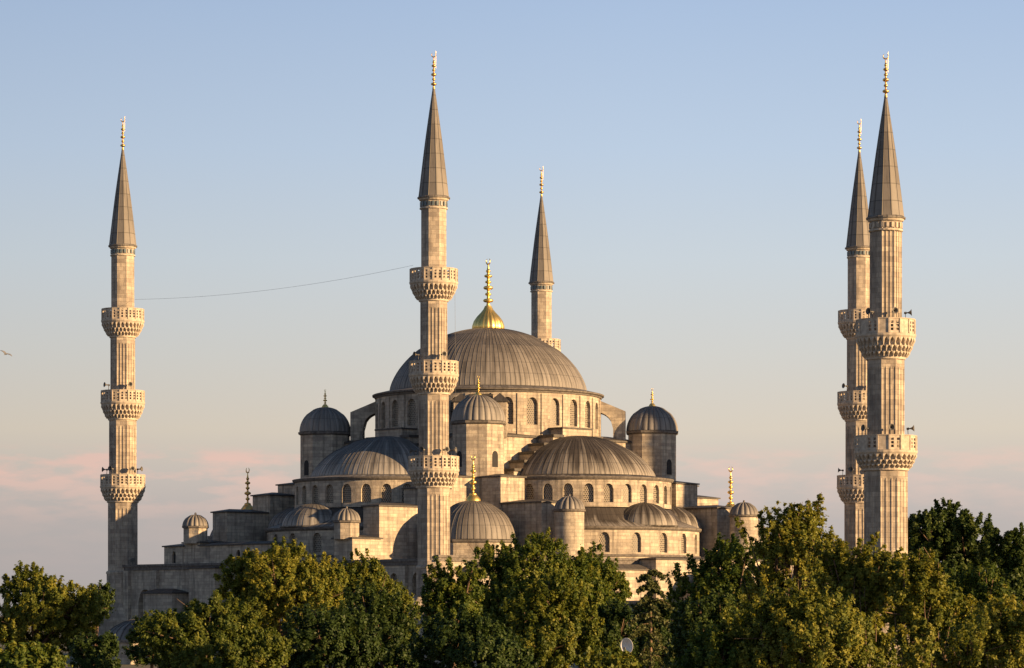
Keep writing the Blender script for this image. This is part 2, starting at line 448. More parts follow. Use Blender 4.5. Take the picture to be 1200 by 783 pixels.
def window(f, op, parent, reveal=0.35, mat='lattice'):
    xc, zs, w, h = op
    mb = MB(); n = 8; e = 0.04
    xs = [xc - w / 2 - e + (w + 2 * e) * i / n for i in range(n + 1)]
    ar = [arch_z((x - xc) * w / (w + 2 * e), w, zs, h) + e for x in xs]
    for i in range(n):
        a, b = xs[i], xs[i + 1]
        mb.poly([f(a, zs - e, -reveal + .03), f(b, zs - e, -reveal + .03), f(b, ar[i + 1], -reveal + .03), f(a, ar[i], -reveal + .03)],
                [(a - xc, zs), (b - xc, zs), (b - xc, ar[i + 1]), (a - xc, ar[i])])
    return mb.build('window', M[mat], parent)

def hip(mb, x0, x1, y0, y1, z, h, f=None, over=0.22, th=0.16, mi=0):
    f = f or (lambda a, b, c: (a, b, c))
    x0 -= over; x1 += over; y0 -= over; y1 += over
    mb.box(x0, x1, y0, y1, z + 0.003, z + th, f, mi)
    w = min(x1 - x0, y1 - y0) / 2
    zb = z + th + .002
    if x1 - x0 >= y1 - y0:
        ym = (y0 + y1) / 2; a, b = (x0 + w, ym), (x1 - w, ym)
    else:
        xm = (x0 + x1) / 2; a, b = (xm, y0 + w), (xm, y1 - w)
    A = f(*a, z + th + h); B = f(*b, z + th + h)
    c00, c10, c11, c01 = f(x0, y0, zb), f(x1, y0, zb), f(x1, y1, zb), f(x0, y1, zb)
    if x1 - x0 >= y1 - y0:
        for q in ([c00, c10, B, A], [c10, c11, B], [c11, c01, A, B], [c01, c00, A]): mb.poly(q, None, mi)
    else:
        for q in ([c00, c10, A], [c10, c11, B, A], [c11, c01, B], [c01, c00, A, B]): mb.poly(q, None, mi)

def tube(mb, pts, rad, n=6, sm=True, mi=0):
    P = []; U = []
    pts = [Vector(p) for p in pts]
    for i, p in enumerate(pts):
        t = (pts[min(i + 1, len(pts) - 1)] - pts[max(i - 1, 0)]).normalized()
        a = t.cross(Vector((0.3, 0.2, 1)) if abs(t.z) < .95 else Vector((1, 0, 0))).normalized(); b = t.cross(a)
        r = rad[i] if isinstance(rad, (list, tuple)) else rad
        P.append([p + a * (r * math.cos(2 * PI * j / n)) + b * (r * math.sin(2 * PI * j / n)) for j in range(n)])
        U.append([(j / n, i) for j in range(n + 1)])
    mb.grid(P, U, None, True, sm, mi)

def empty(name, loc=(0, 0, 0), rz=0.0):
    o = bpy.data.objects.new(name, None); COL.objects.link(o)
    o.location = loc; o.rotation_euler = (0, 0, rz); o.empty_display_size = 0.5
    return o
def tag(o, label=None, cat=None, group=None, kind=None):
    for k, v in (('label', label), ('category', cat), ('group', group), ('kind', kind)):
        if v: o[k] = v
    return o
def copy_tree(o, parent=None):
    c = o.copy(); COL.objects.link(c)
    if parent: c.parent = parent
    for ch in list(o.children): copy_tree(ch, c)
    return c
def px(x, y, Y):
    """World point seen at photograph pixel (x, y) at distance Y."""
    return Vector(((x - 600) * Y / FPX, Y, EYE + (HOR - y) * Y / FPX))

# ------------------------------------------------------------------ ground
mb = MB(); mb.poly([(-9000, -300, 0), (9000, -300, 0), (9000, 16000, 0), (-9000, 16000, 0)])
gm, nt, b = new_mat('park_ground'); N = NT(nt); tcg = N.n('ShaderNodeTexCoord')
N.l(N.mix(N.noise(tcg.outputs['Object'], 0.08, 8, 0.65), (0.05, 0.06, 0.025), (0.16, 0.13, 0.09)), b.inputs['Base Color']); b.inputs['Roughness'].default_value = 0.95
g = mb.build('ground', gm); tag(g, 'park ground of grass and earth under the trees', None, None, 'structure')

# ------------------------------------------------------------------ the mosque
MX, MY = -3.1, 398.5
MROT = math.atan2(-0.741, 0.671)
mosque = empty('mosque', (MX, MY, 0), MROT)
tag(mosque, 'great domed stone mosque with cascading grey lead domes between the minarets', 'mosque')
def to_world(x, y, z=0):
    c, s = math.cos(MROT), math.sin(MROT)
    return (MX + c * x - s * y, MY + s * x + c * y, z)

def cyl(R, c, a_off=0.0, flip=False):
    return lambda x, z, d: (c[0] + (R + d) * math.cos(x / R + a_off), c[1] + (R + d) * math.sin(x / R + a_off), z)
def face(alpha):
    """(s, t, z): s along a face of the hall, t outwards."""
    ca, sa = math.cos(alpha), math.sin(alpha)
    return lambda s, t, z: (-sa * s + ca * t, ca * s + sa * t, z)

def finial(mb, z0, H, r, ribbed_base=False, crescent=True, at=(0, 0)):
    """Gilded alem: knobs on a spindle, the crescent on top. r is the radius of the biggest knob."""
    pr = [(r * .55, z0), (r * .40, z0 + .05 * H)]
    knobs = [(0.14, 1.0, .042), (0.27, .62, .030), (0.40, .95, .042), (0.52, .60, .028), (0.64, .78, .034), (0.74, .45, .024)]
    sp = r * .27
    for (q, k, hw) in knobs:
        for t in (-1.0, -.7, -.25, .25, .7, 1.0):
            pr.append((sp + (r * k - sp) * math.sqrt(max(0, 1 - t * t)), z0 + (q + hw * t) * H))
    pr += [(sp * .8, z0 + .80 * H), (sp * .5, z0 + .86 * H), (0.01, z0 + .88 * H)]
    revolve(mb, pr, 14, at)
    if crescent:
        rc = .06 * H; zc = z0 + .88 * H + rc
        pts = []; rad = []
        for i in range(13):
            a = R_(-62 + 304 * i / 12) - PI * 0.5 + PI * .0
            a = -PI / 2 + R_(-150 + 300 * i / 12)
            pts.append((at[0] + rc * math.cos(a), at[1], zc + rc * math.sin(a)))
            rad.append(0.012 * H * (0.35 + math.sin(PI * i / 12)))
        tube(mb, pts, rad, 6)

# --- main dome on its drum
RD, ZD0, ZD1 = 14.6, 28.3, 34.3
fD = cyl(RD, (0, 0))
sp = 2 * PI / 28
ops = [((k + 0.5) * sp * RD, 29.9, 1.5, 3.45) for k in range(28)]
mb = MB(); wall(mb, fD, 0, 2 * PI * RD, ZD0, ZD1, ops, 0.45, 0.9)
for k in range(28):       # flat pilasters between the windows
    a = k * sp
    ff = lambda s, t, z, a=a: (t * math.cos(a) - s * math.sin(a), t * math.sin(a) + s * math.cos(a), z)
    mb.box(-.42, .42, RD - .2, RD + .12, ZD0 + .02, ZD1 - .45, ff)
drum = mb.build('main_drum', M['stone'], mosque)
for o in ops: window(fD, o, drum, 0.45)
mb = MB()
revolve(mb, [(RD - .2, ZD1 - .34), (RD + .18, ZD1 - .3), (RD + .25, ZD1 - .12), (RD + .5, ZD1 - .02), (RD + .52, ZD1 + .16), (RD - .1, ZD1 + .2)], 96, sm=False)
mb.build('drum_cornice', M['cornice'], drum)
mb = MB()
revolve(mb, [(RD + .45, ZD1 + .19), (12.95, 34.98)], 112, upan=112, sm=False)
ribbed_dome(mb, 12.85, 34.95, 8.35, 124, rows=24, rib=.03, ribw=.12)
dome = mb.build('main_dome', M['lead'], mosque)
mb = MB()                   # ribbed gilt base, then the knobs
P = []; U = []
for (r, z) in [(1.95, 42.95), (2.08, 43.15), (2.05, 43.6), (1.85, 44.2), (1.45, 44.8), (.98, 45.3), (.62, 45.75), (.42, 46.2)]:
    P.append([(r * (1 + .06 * (abs(math.sin(j * PI / 4)) - .5)) * math.cos(2 * PI * j / 80), r * (1 + .06 * (abs(math.sin(j * PI / 4)) - .5)) * math.sin(2 * PI * j / 80), z) for j in range(80)])
    U.append([(j / 80, z) for j in range(81)])
mb.grid(P, U, None, True)
finial(mb, 46.0, 6.4, .68)
mb.build('finial', M['gold'], dome)

# --- square block under the drum
mb = MB()
B0 = 14.2
mb.box(-B0, B0, -B0, B0, 12, 28.2)
blk = mb.build('central_block', M['stone'], mosque)
mb = MB()
mb.box(-B0 - .25, B0 + .25, -B0 - .25, B0 + .25, 28.203, 28.42)
mb.poly([(-B0 - .2, -B0 - .2, 28.424), (B0 + .2, -B0 - .2, 28.424), (11, -11, 29.1), (-11, -11, 29.1)])
mb.poly([(B0 + .2, -B0 - .2, 28.424), (B0 + .2, B0 + .2, 28.424), (11, 11, 29.1), (11, -11, 29.1)])
mb.poly([(B0 + .2, B0 + .2, 28.424), (-B0 - .2, B0 + .2, 28.424), (-11, 11, 29.1), (11, 11, 29.1)])
mb.poly([(-B0 - .2, B0 + .2, 28.424), (-B0 - .2, -B0 - .2, 28.424), (-11, -11, 29.1), (-11, 11, 29.1)])
mb.build('lead_roof', M['lead_roof'], blk)

# --- corner turrets on the four piers and their flying buttresses
D = 15.1
def turret(sx, sy, windows=True):
    c = (sx * D, sy * D)
    mb = MB()
    R8 = 3.35
    revolve(mb, [(R8, 13), (R8, 29.5)], 8, c, R_(22.5), R_(22.5) + 2 * PI, sm=False)
    revolve(mb, [(R8, 29.3), (R8 + .28, 29.45), (R8 + .32, 29.72), (R8 - .3, 29.8)], 8, c, R_(22.5), R_(22.5) + 2 * PI, sm=False, mi=1)
    t = mb.build('corner_turret', [M['stone'], M['cornice']], mosque)
    for k in range(8):      # a small arched slit in each flat side
        a = k * PI / 4; rr = R8 * math.cos(PI / 8)
        ff = lambda x, z, d, a=a: (c[0] + (rr + d) * math.cos(a) - x * math.sin(a), c[1] + (rr + d) * math.sin(a) + x * math.cos(a), z)
        if k % 2 == 0: window(ff, (0, 24.1, .85, 1.9), t, -0.0, 'dark')
    mb = MB()
    ribbed_dome(mb, 3.32, 29.78, 3.3, 26, c, rows=14, flute=.11, bulge=.75)
    d = mb.build('turret_dome', M['lead_turret'], t)
    mb = MB(); finial(mb, 32.95, 2.5, .30, at=c)
    revolve(mb, [(.5, 32.95), (.42, 33.2), (.2, 33.45)], 12, c)
    mb.build('finial', M['gold'], t)
    # flying buttress to the drum
    a = math.atan2(sy, sx)
    f = lambda s, t_, z: (t_ * math.cos(a) - s * math.sin(a), t_ * math.sin(a) + s * math.cos(a), z)
    mb = MB(); w = 1.5
    cols = [14.4 + 1.9 * i / 6 for i in range(7)]
    top = lambda r: 33.7 - (r - 14.6) * .42
    und = lambda r: 30.0 + 2.2 * math.sqrt(max(0, 1 - ((r - 14.2) / 2.1) ** 2))
    for r0, r1 in zip(cols, cols[1:]):
        for s in (-w, w): mb.poly([f(s, r0, und(r0)), f(s, r1, und(r1)), f(s, r1, top(r1)), f(s, r0, top(r0))])
        mb.poly([f(-w, r0, und(r0)), f(w, r0, und(r0)), f(w, r1, und(r1)), f(-w, r1, und(r1))])
        mb.poly([f(-w, r0, top(r0)), f(w, r0, top(r0)), f(w, r1, top(r1)), f(-w, r1, top(r1))], None, 1)
    r0, r1 = 16.3, 17.9
    for s in (-w, w): mb.poly([f(s, r0, 28), f(s, r1, 28), f(s, r1, top(r1)), f(s, r0, top(r0))])
    mb.poly([f(-w, r0, 28), f(w, r0, 28), f(w, r0, und(r0)), f(-w, r0, und(r0))])
    mb.poly([f(-w, r1, 28), f(w, r1, 28), f(w, r1, top(r1)), f(-w, r1, top(r1))])
    mb.poly([f(-w, r0, top(r0)), f(w, r0, top(r0)), f(w, r1, top(r1)), f(-w, r1, top(r1))], None, 1)
    if sx > 0 and sy < 0:      # two little roofed piers flank the front one
        for sg in (-1, 1):
            lo, hi = (1.55, 3.3) if sg > 0 else (-3.3, -1.55)
            mb.box(lo, hi, 15.2, 17.6, 28, 32.5, f)
            hip(mb, lo, hi, 15.2, 17.6, 32.5, 1.0, f, mi=1)
    mb.build('flying_buttress', [M['stone'], M['lead_roof']], mosque)
for sx, sy in ((1, -1), (1, 1), (-1, -1), (-1, 1)): turret(sx, sy)

# --- the four sides: stepped arch, half dome on its drum, exedra, buttresses
def side_of_hall(alpha, T_OUT, full, cascade):
    f = face(alpha)
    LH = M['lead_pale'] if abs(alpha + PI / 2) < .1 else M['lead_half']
    c17 = f(0, 17, 0)[:2]
    # stepped extrados of the great arch
    mb = MB(); prof = [(2.5, 29.35)]
    mb.box(-2.5, 2.5, B0 - .05, 16.9, 20, 29.35, f)
    for i in range(5):
        zt = 29.35 - 1.12 * (i + 1)
        for sg in (-1, 1):
            a, b = 2.5 + 1.66 * i, 2.5 + 1.66 * (i + 1)
            mb.box(min(sg * a, sg * b), max(sg * a, sg * b), B0 - .05, 16.9 - .003 * (i + 1), 20, zt, f)
            mb.box(min(sg * a, sg * (b + .12)), max(sg * a, sg * (b + .12)), B0 + .1, 17.15, zt + .003, zt + .34, f, 1)
    mb.box(-2.65, 2.65, B0 + .1, 17.03, 29.353, 29.56, f, 1)
    mb.build('stepped_arch', [M['stone'], M['lead_roof']], mosque)
    # half dome drum
    RH = 11.8
    g = lambda x, z, d, a=alpha: (c17[0] + (RH + d) * math.cos(a + x / RH), c17[1] + (RH + d) * math.sin(a + x / RH), z)
    ops = [(.215 * k * RH, 19.75, 1.25, 2.3) for k in range(-6, 7)] if full else []
    mb = MB(); wall(mb, g, -PI / 2 * RH, PI / 2 * RH, 19.2, 22.75, ops, 0.4, 0.9)
    dr = mb.build('half_dome_drum', M['stone'], mosque)
    for o in ops: window(g, o, dr, 0.4)
    mb = MB()
    revolve(mb, [(RH - .1, 22.5), (RH + .12, 22.55), (RH + .3, 22.78), (RH + .32, 22.93), (RH - .2, 22.96)], 48, c17, alpha - PI / 2, alpha + PI / 2, sm=False)
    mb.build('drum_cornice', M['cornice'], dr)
    mb = MB()
    revolve(mb, [(RH + .27, 22.95), (9.85, 23.3)], 46, c17, alpha - PI / 2, alpha + PI / 2, upan=46, sm=False)
    ribbed_dome(mb, 9.8, 23.28, 5.25, 46, c17, alpha - PI / 2, alpha + PI / 2, rows=18, rib=.028, ribw=.11, bulge=.35)
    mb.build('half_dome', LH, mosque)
    if full:
        # sloping lead skirt down to the wall of the exedras
        RW = 15.3
        mb = MB()
        revolve(mb, [(RW + .3, 16.72), (RH + 1.4, 17.6), (RH - .05, 19.1)], 44, c17, alpha - PI / 2, alpha + PI / 2, upan=66, sm=False)
        mb.build('lead_roof', M['lead_half'], mosque)
        g2 = lambda x, z, d, a=alpha: (c17[0] + (RW + d) * math.cos(a + x / RW), c17[1] + (RW + d) * math.sin(a + x / RW), z)
        ops2 = [(.272 * k * RW, 13.55, 1.3, 2.45) for k in (-4, -3, -2, -1, 0, 1, 2, 3, 4)]
        mb = MB(); wall(mb, g2, -PI / 2 * RW, PI / 2 * RW, 9, 16.45, ops2, 0.4, 0.9)
        ew = mb.build('exedra_wall', M['stone'], mosque)
        for o in ops2: window(g2, o, ew, 0.4)
        mb = MB()
        revolve(mb, [(RW - .1, 16.25), (RW + .12, 16.3), (RW + .3, 16.5), (RW + .32, 16.7), (RW - .2, 16.72)], 48, c17, alpha - PI / 2, alpha + PI / 2, sm=False)
        revolve(mb, [(RW - .1, 13.0), (RW + .18, 13.05), (RW + .2, 13.25), (RW - .1, 13.35)], 48, c17, alpha - PI / 2, alpha + PI / 2, sm=False)
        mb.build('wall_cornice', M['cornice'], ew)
        for ph in (0, -R_(58), R_(58)):
            cc = (c17[0] + 11.7 * math.cos(alpha + ph), c17[1] + 11.7 * math.sin(alpha + ph))
            mb = MB(); ribbed_dome(mb, 4.25, 16.76, 3.0, 30, cc, rows=12, rib=.03, ribw=.1, bulge=.8)
            revolve(mb, [(4.2, 16.74), (4.4, 16.76), (4.42, 16.9), (4.15, 16.95)], 30, cc, sm=False)
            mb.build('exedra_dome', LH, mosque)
    # pier buttresses stepping down to the outer wall
    for sg in (-1, 1):
        mb = MB()
        t0 = 13.0
        for i, (t1, zt, hw) in enumerate(cascade):
            a, b = sg * D - hw, sg * D + hw
            mb.box(a, b, t0, t1, 6, zt, f)
            hip(mb, a, b, max(t0, 13.5), t1, zt, .35, f, mi=1)
            t0 = t1 - .01
        mb.build('pier_buttress', [M['stone'], M['lead_roof']], mosque)
NWc = [(21.4, 22.7, 1.95), (28.5, 19.4, 1.75)]
NEc = [(21.4, 22.7, 1.95), (25.6, 21.2, 1.8), (32.2, 18.9, 1.5), (36.55, 14.95, 1.75)]
side_of_hall(0.0, 33, True, NWc)
side_of_hall(-PI / 2, 37, True, NEc)
side_of_hall(PI, 33, False, NWc)
side_of_hall(PI / 2, 37, False, NEc)

# --- stair turrets at the ends of the buttresses
def stair_turret(c, R, z0, z1, rise, n=10, sm=False, kind='round'):
    mb = MB()
    revolve(mb, [(R, z0), (R, z1)], n, c, PI / 8, PI / 8 + 2 * PI, sm=sm)
    revolve(mb, [(R, z1 - .2), (R + .18, z1 - .1), (R + .2, z1 + .1), (R - .2, z1 + .14)], n, c, PI / 8, PI / 8 + 2 * PI, sm=False, mi=1)
    t = mb.build('stair_turret', [M['stone'], M['cornice']], mosque)
    mb = MB(); ribbed_dome(mb, R + .05, z1 + .12, rise, 16, c, rows=10, flute=.14, bulge=.5 if kind == 'oct' else .15)
    revolve(mb, [(.16, z1 + rise), (.12, z1 + rise + .35), (.02, z1 + rise + .4)], 8, c)
    mb.build('turret_dome', M['lead_turret'], t)
fNW, fNE = face(0.0), face(-PI / 2)
for sg in (-1, 1):
    stair_turret(fNW(sg * D, 31.5, 0)[:2], 1.78, 6, 18.4, 1.6, 24, True)
    stair_turret(fNE(sg * D, 36.0, 0)[:2], 1.55, 14.9, 17.0, 1.45, 8, False, 'oct')

# --- domes over the four corners
for sx, sy in ((1, -1), (1, 1), (-1, -1)):
    c = (sx * 22.3, sy * 22.3)
    mb = MB()
    revolve(mb, [(5.35, 12), (5.35, 14.7)], 8, c, PI / 8, PI / 8 + 2 * PI, sm=False)
    revolve(mb, [(5.3, 14.5), (5.6, 14.6), (5.65, 14.85), (5.0, 14.95)], 8, c, PI / 8, PI / 8 + 2 * PI, sm=False, mi=1)
    cd = mb.build('corner_drum', [M['stone'], M['cornice']], mosque)
    mb = MB(); ribbed_dome(mb, 5.15, 14.93, 4.75, 44, c, rows=16, rib=.035, ribw=.12, bulge=.6)
    mb.build('corner_dome', M['lead'], cd)
    mb = MB(); finial(mb, 19.6, 5.6, .46, at=c)
    revolve(mb, [(.95, 19.5), (.9, 19.8), (.6, 20.2), (.25, 20.5)], 16, c)
    mb.build('finial', M['gold'] if sx * sy < 0 or sx > 0 else M['gold_old'], cd)

# --- outer walls of the hall
HX, HY, HE = 33.0, 37.0, 29.0
def hall_wall(f, s0, s1, t, z1, ops, name='hall_wall', blind=()):
    g = lambda x, z, d: f(x, t + d, z)
    mb = MB(); wall(mb, g, s0, s1, 0, z1, list(ops) + list(blind), 0.9 if blind else .5, 6)
    o = mb.build(name, M['stone'], mosque)
    for q in blind:
        w_ = window(g, q, o, 0.9, 'stone'); w_.name = 'blind_arch'
    for q in ops: window(g, q, o, 0.5)
    mb = MB(); mb.box(s0 - .3, s1 + .3, t - .2, t + .32, z1 + .003, z1 + .3, f); mb.box(s0 - .1, s1 + .1, t + .003, t + .16, z1 - .45, z1 - .003, f)
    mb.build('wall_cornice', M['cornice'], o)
    return o
wNE = hall_wall(fNE, -HE, HX, HY, 12.1, [(s, 8.2, 1.3, 2.6) for s in (-5, 0, 5, 9, 21.5, 25, 29)], blind=[(-24.6, 3.2, 3.0, 6.0)])
wNW = hall_wall(fNW, -HY, HY, HX, 12.5, [])
hall_wall(face(PI), -HY, HY, HE, 12.1, [])
hall_wall(face(PI / 2), -HX, HE, HY, 12.1, [])
mb = MB(); mb.box(-HE + .2, HX - .2, -HY + .2, HY - .2, 11.9, 12.35)
mb.build('lead_roof', M['lead_roof'], mosque)
# attic storey above the cornice towards the east corner, with its small openings
for s0, s1, q in ((-21.0, -16.86, (-18.9, 12.5, .75, 1.5)), (-13.34, 1.0, (-5.4, 12.7, .8, 1.3))):
    g = lambda x, z, d: fNE(x, 36.6 + d, z)
    mb = MB(); wall(mb, g, s0, s1, 12.0, 14.55, [q], .3, 5)
    for sa in (s0, s1): mb.poly([fNE(sa, 36.6, 12), fNE(sa, 33.2, 12), fNE(sa, 33.2, 14.55), fNE(sa, 36.6, 14.55)])
    mb.poly([fNE(s0, 33.2, 12), fNE(s1, 33.2, 12), fNE(s1, 33.2, 14.55), fNE(s0, 33.2, 14.55)])
    hip(mb, s0, s1, 33.2, 36.6, 14.55, .3, fNE, mi=1)
    at = mb.build('attic_storey', [M['stone'], M['lead_roof']], mosque)
    window(g, q, at, .3, 'dark')
# blind arch beside the east minaret and pilasters on the long wall
mb = MB(); mb.box(-13.6, -8.2, HY + .004, HY + 1.1, 0, 11.7, fNE); hip(mb, -13.6, -8.2, HY + .004, HY + 1.1, 11.7, .12, fNE, mi=1)
mb.build('wall_bay', [M['stone'], M['lead_roof']], mosque)
mb = MB(); mb.box(-21.6, -15.4, HY + .004, HY + 2.4, 0, 8.6, fNE); hip(mb, -21.6, -15.4, HY + .004, HY + 2.4, 8.6, .5, fNE, mi=1)
mb.build('wall_bay', [M['stone'], M['lead_roof']], mosque)
for s in (-28.3, -22.1, 12.5, 19, 27):
    mb = MB(); mb.box(s - .55, s + .55, HY + .004, HY + .45, 0, 11.6, fNE); mb.build('pilaster', M['stone'], mosque)

# --- courtyard: portico along the hall, outer walls
mb = MB()
mb.box(-5, 33, HX + .01, 36, 0, 12.6, fNW)
mb.box(-33, -5.01, HX + .01, 35, 0, 11.3, fNW)
hip(mb, -33, -5.3, HX + .4, 35, 11.3, .55, fNW, mi=1)
hip(mb, -5, 33, HX + .4, 36, 12.6, .25, fNW, mi=1)
mb.build('portico_wall', [M['stone'], M['lead_roof']], mosque)
def low_dome(s, t, R, zt, rise, fin=False):
    c = fNW(s, t, 0)[:2]
    mb = MB(); revolve(mb, [(R, zt - 1.0), (R, zt)], 8, c, PI / 8, PI / 8 + 2 * PI, sm=False)
    o = mb.build('portico_drum', M['stone'], mosque)
    mb = MB(); ribbed_dome(mb, R - .1, zt, rise, 20, c, rows=8, rib=.07, ribw=.14, bulge=.4)
    mb.build('portico_dome', M['lead'], o)
    if fin:
        mb = MB(); finial(mb, zt + rise - .05, 2.4, .22, at=c); mb.build('finial', M['gold'], o)
for k in range(-4, 5):
    low_dome(2.0 + 7.2 * k, 39.3, 3.0, 9.6 if k == 0 else 5.6, 1.9 if k == 0 else 1.5, k == 0)
mb = MB(); mb.box(-30, 34, 36.1, 43, 0, 5.2, fNW); mb.box(-30.2, 34.2, 36.1, 43.2, 5.203, 5.45, fNW, 1); mb.box(-1.5, 5.5, 36.1, 43.05, 5.46, 9.0, fNW)
mb.build('portico', [M['stone'], M['lead_roof']], mosque)

# --- courtyard wall is a wall of its own
cw = empty('courtyard_wall', to_world(66, -36.5), MROT)
tag(cw, 'long stone courtyard wall with lead coping hidden behind the park trees', 'wall')
mb = MB(); f0 = lambda x, z, d: (x, -d, z)
ops = [(-27 + 6 * k, 2.2, 1.4, 3.0) for k in range(10)]
wall(mb, f0, -33, 33, 0, 7.0, ops, .5, 6)
mb.box(-33, 33, .5, 1.0, 0, 7.0)
mb.build('wall', M['stone'], cw)
mb = MB(); hip(mb, -33, 33, -.1, 1.1, 7.0, .3); mb.build('coping', M['lead_roof'], cw)

# ------------------------------------------------------------------ minarets
def shaft_section(mb, R, z0, z1, fl, n=8, rot=0.0):
    """Polygonal shaft, three channels on every face, channels stopping short of both ends."""
    fr = [0.0, .05, .08, .28, .31, .37, .40, .60, .63, .69, .72, .92, .95]
    dp = [0, 0, 1, 1, 0, 0, 1, 1, 0, 0, 1, 1, 0]
    if not fl: fr, dp = [0.0, .5], [0, 0]
    rows = [(z0, 0), (z0 + .7, 0), (z0 + .85, 1), (z1 - 1.15, 1), (z1 - .95, .55), (z1 - .85, 0), (z1, 0)] if fl else [(z0, 0), (z1, 0)]
    P = []; U = []
    for z, k in rows:
        row = []; ur = []
        for i in range(n):
            a, b = rot + 2 * PI * i / n, rot + 2 * PI * (i + 1) / n
            for q, d in zip(fr, dp):
                x = R * (math.cos(a) * (1 - q) + math.cos(b) * q); y = R * (math.sin(a) * (1 - q) + math.sin(b) * q)
                s = 1 - d * k * .075 / R * 1.0
                row.append((x * s, y * s, z)); ur.append((2 * PI * R * (i + q) / n, z))
        ur.append((2 * PI * R, z))
        P.append(row); U.append(ur)
    mb.grid(P, U, None, True, False)

def corbel_mesh(mb, Rs, Rr, z0, z1, n=30):
    """Tiers of stalactite brackets from the shaft out to the balcony slab."""
    revolve(mb, [(Rs - .05, z0 - .25), (Rs + .06, z0 - .2), (Rs + .08, z0), (Rs - .05, z0 + .02)], 48, sm=False)
    prev = Rs - .08
    hs = [0, .27, .58, 1.0]
    for t in range(3):
        q = (t + 1) / 3
        za, zb = z0 + (z1 - z0) * hs[t], z0 + (z1 - z0) * hs[t + 1]; H = zb - za
        ro = Rs + .14 + (Rr - Rs - .14) * q ** 0.9
        ri = ro - .34
        # niche, then a bracket that comes to a point below
        off = .5 * (t % 2)
        def ring(z, hw, r_out, r_in):
            row = []; ur = []
            for i in range(n):
                for x, r in ((.5 - hw - .07, r_in), (.5 - hw, r_out), (.5, r_out + .05), (.5 + hw, r_out), (.5 + hw + .07, r_in), (1.0, r_in - .05)):
                    a = 2 * PI * (i + x + off) / n
                    row.append((r * math.cos(a), r * math.sin(a), z)); ur.append((a * 2, z))
            ur.append((13, z)); return row, ur
        rr = [ring(za, .03, prev, prev), ring(za + .002, .03, ri + .12, ri), ring(za + H * .35, .15, ro - .12, ri), ring(za + H * .62, .20, ro, ri), ring(za + H * .84, .30, ro, ri + .1), ring(za + H * .93, .40, ro, ro - .04), ring(zb, .40, ro, ro)]
        mb.grid([p for p, u in rr], [u for p, u in rr], None, True, False)
        prev = ri - .02

def perforated(mb, f, xs, zs, hole, th=0.14):
    nx, nz = len(xs) - 1, len(zs) - 1
    for i in range(nx):
        for k in range(nz):
            if hole(i, k): continue
            a, b, c, d = xs[i], xs[i + 1], zs[k], zs[k + 1]
            for y in (0, -th): mb.poly([f(a, c, y), f(b, c, y), f(b, d, y), f(a, d, y)])
            for (ii, kk, p, q) in ((i - 1, k, (a, c), (a, d)), (i + 1, k, (b, c), (b, d)), (i, k - 1, (a, c), (b, c)), (i, k + 1, (a, d), (b, d))):
                out = not (0 <= ii < nx and 0 <= kk < nz)
                if (out and ii not in (-1, nx)) or (not out and hole(ii, kk)):
                    mb.poly([f(p[0], p[1], 0), f(q[0], q[1], 0), f(q[0], q[1], -th), f(p[0], p[1], -th)])

def railing_mesh(mb, R, z0, h, alt, n=16):
    w = 2 * R * math.sin(PI / n); ap = R * math.cos(PI / n)
    for i in range(n):
        a = 2 * PI * (i + .5) / n
        f = lambda x, z, d, a=a: ((ap + d) * math.cos(a) - x * math.sin(a), (ap + d) * math.sin(a) + x * math.cos(a), z)
        if alt and i % 2:
            xs = [-w / 2, -w / 2 + .1, w / 2 - .1, w / 2]; hol = lambda i, k: False
        else:
            m = w / 2 - .15
            xs = [-w / 2, -w * .37, -w * .13, w * .13, w * .37, w / 2]
            hol = lambda i, k: i in (1, 3) and k in (1, 3, 5)
        hh = (h - .36 - .2)
        zs = [z0 + .2]
        for k in range(3): zs += [zs[-1] + hh / 3 - .1 if k else zs[-1] + .02, ]
        zs = [z0, z0 + .22]
        for k in range(3): zs += [zs[-1] + (h - .22 - .2 - .2) / 3, zs[-1] + (h - .22 - .2 - .2) / 3 + .1]
        zs[-1] = z0 + h
        perforated(mb, f, xs, zs, hol)
        # corner post
        a2 = 2 * PI * i / n
        g = lambda s, t, z, a=a2: (t * math.cos(a) - s * math.sin(a), t * math.sin(a) + s * math.cos(a), z)
        mb.box(-.09, .09, R - .16, R + .06, z0 + .002, z0 + h + .05, g)
    revolve(mb, [(R - .17, z0 + h - .002), (R + .05, z0 + h + .003), (R + .07, z0 + h + .1), (R - .17, z0 + h + .1)], n, (0, 0), 0, 2 * PI, sm=False)

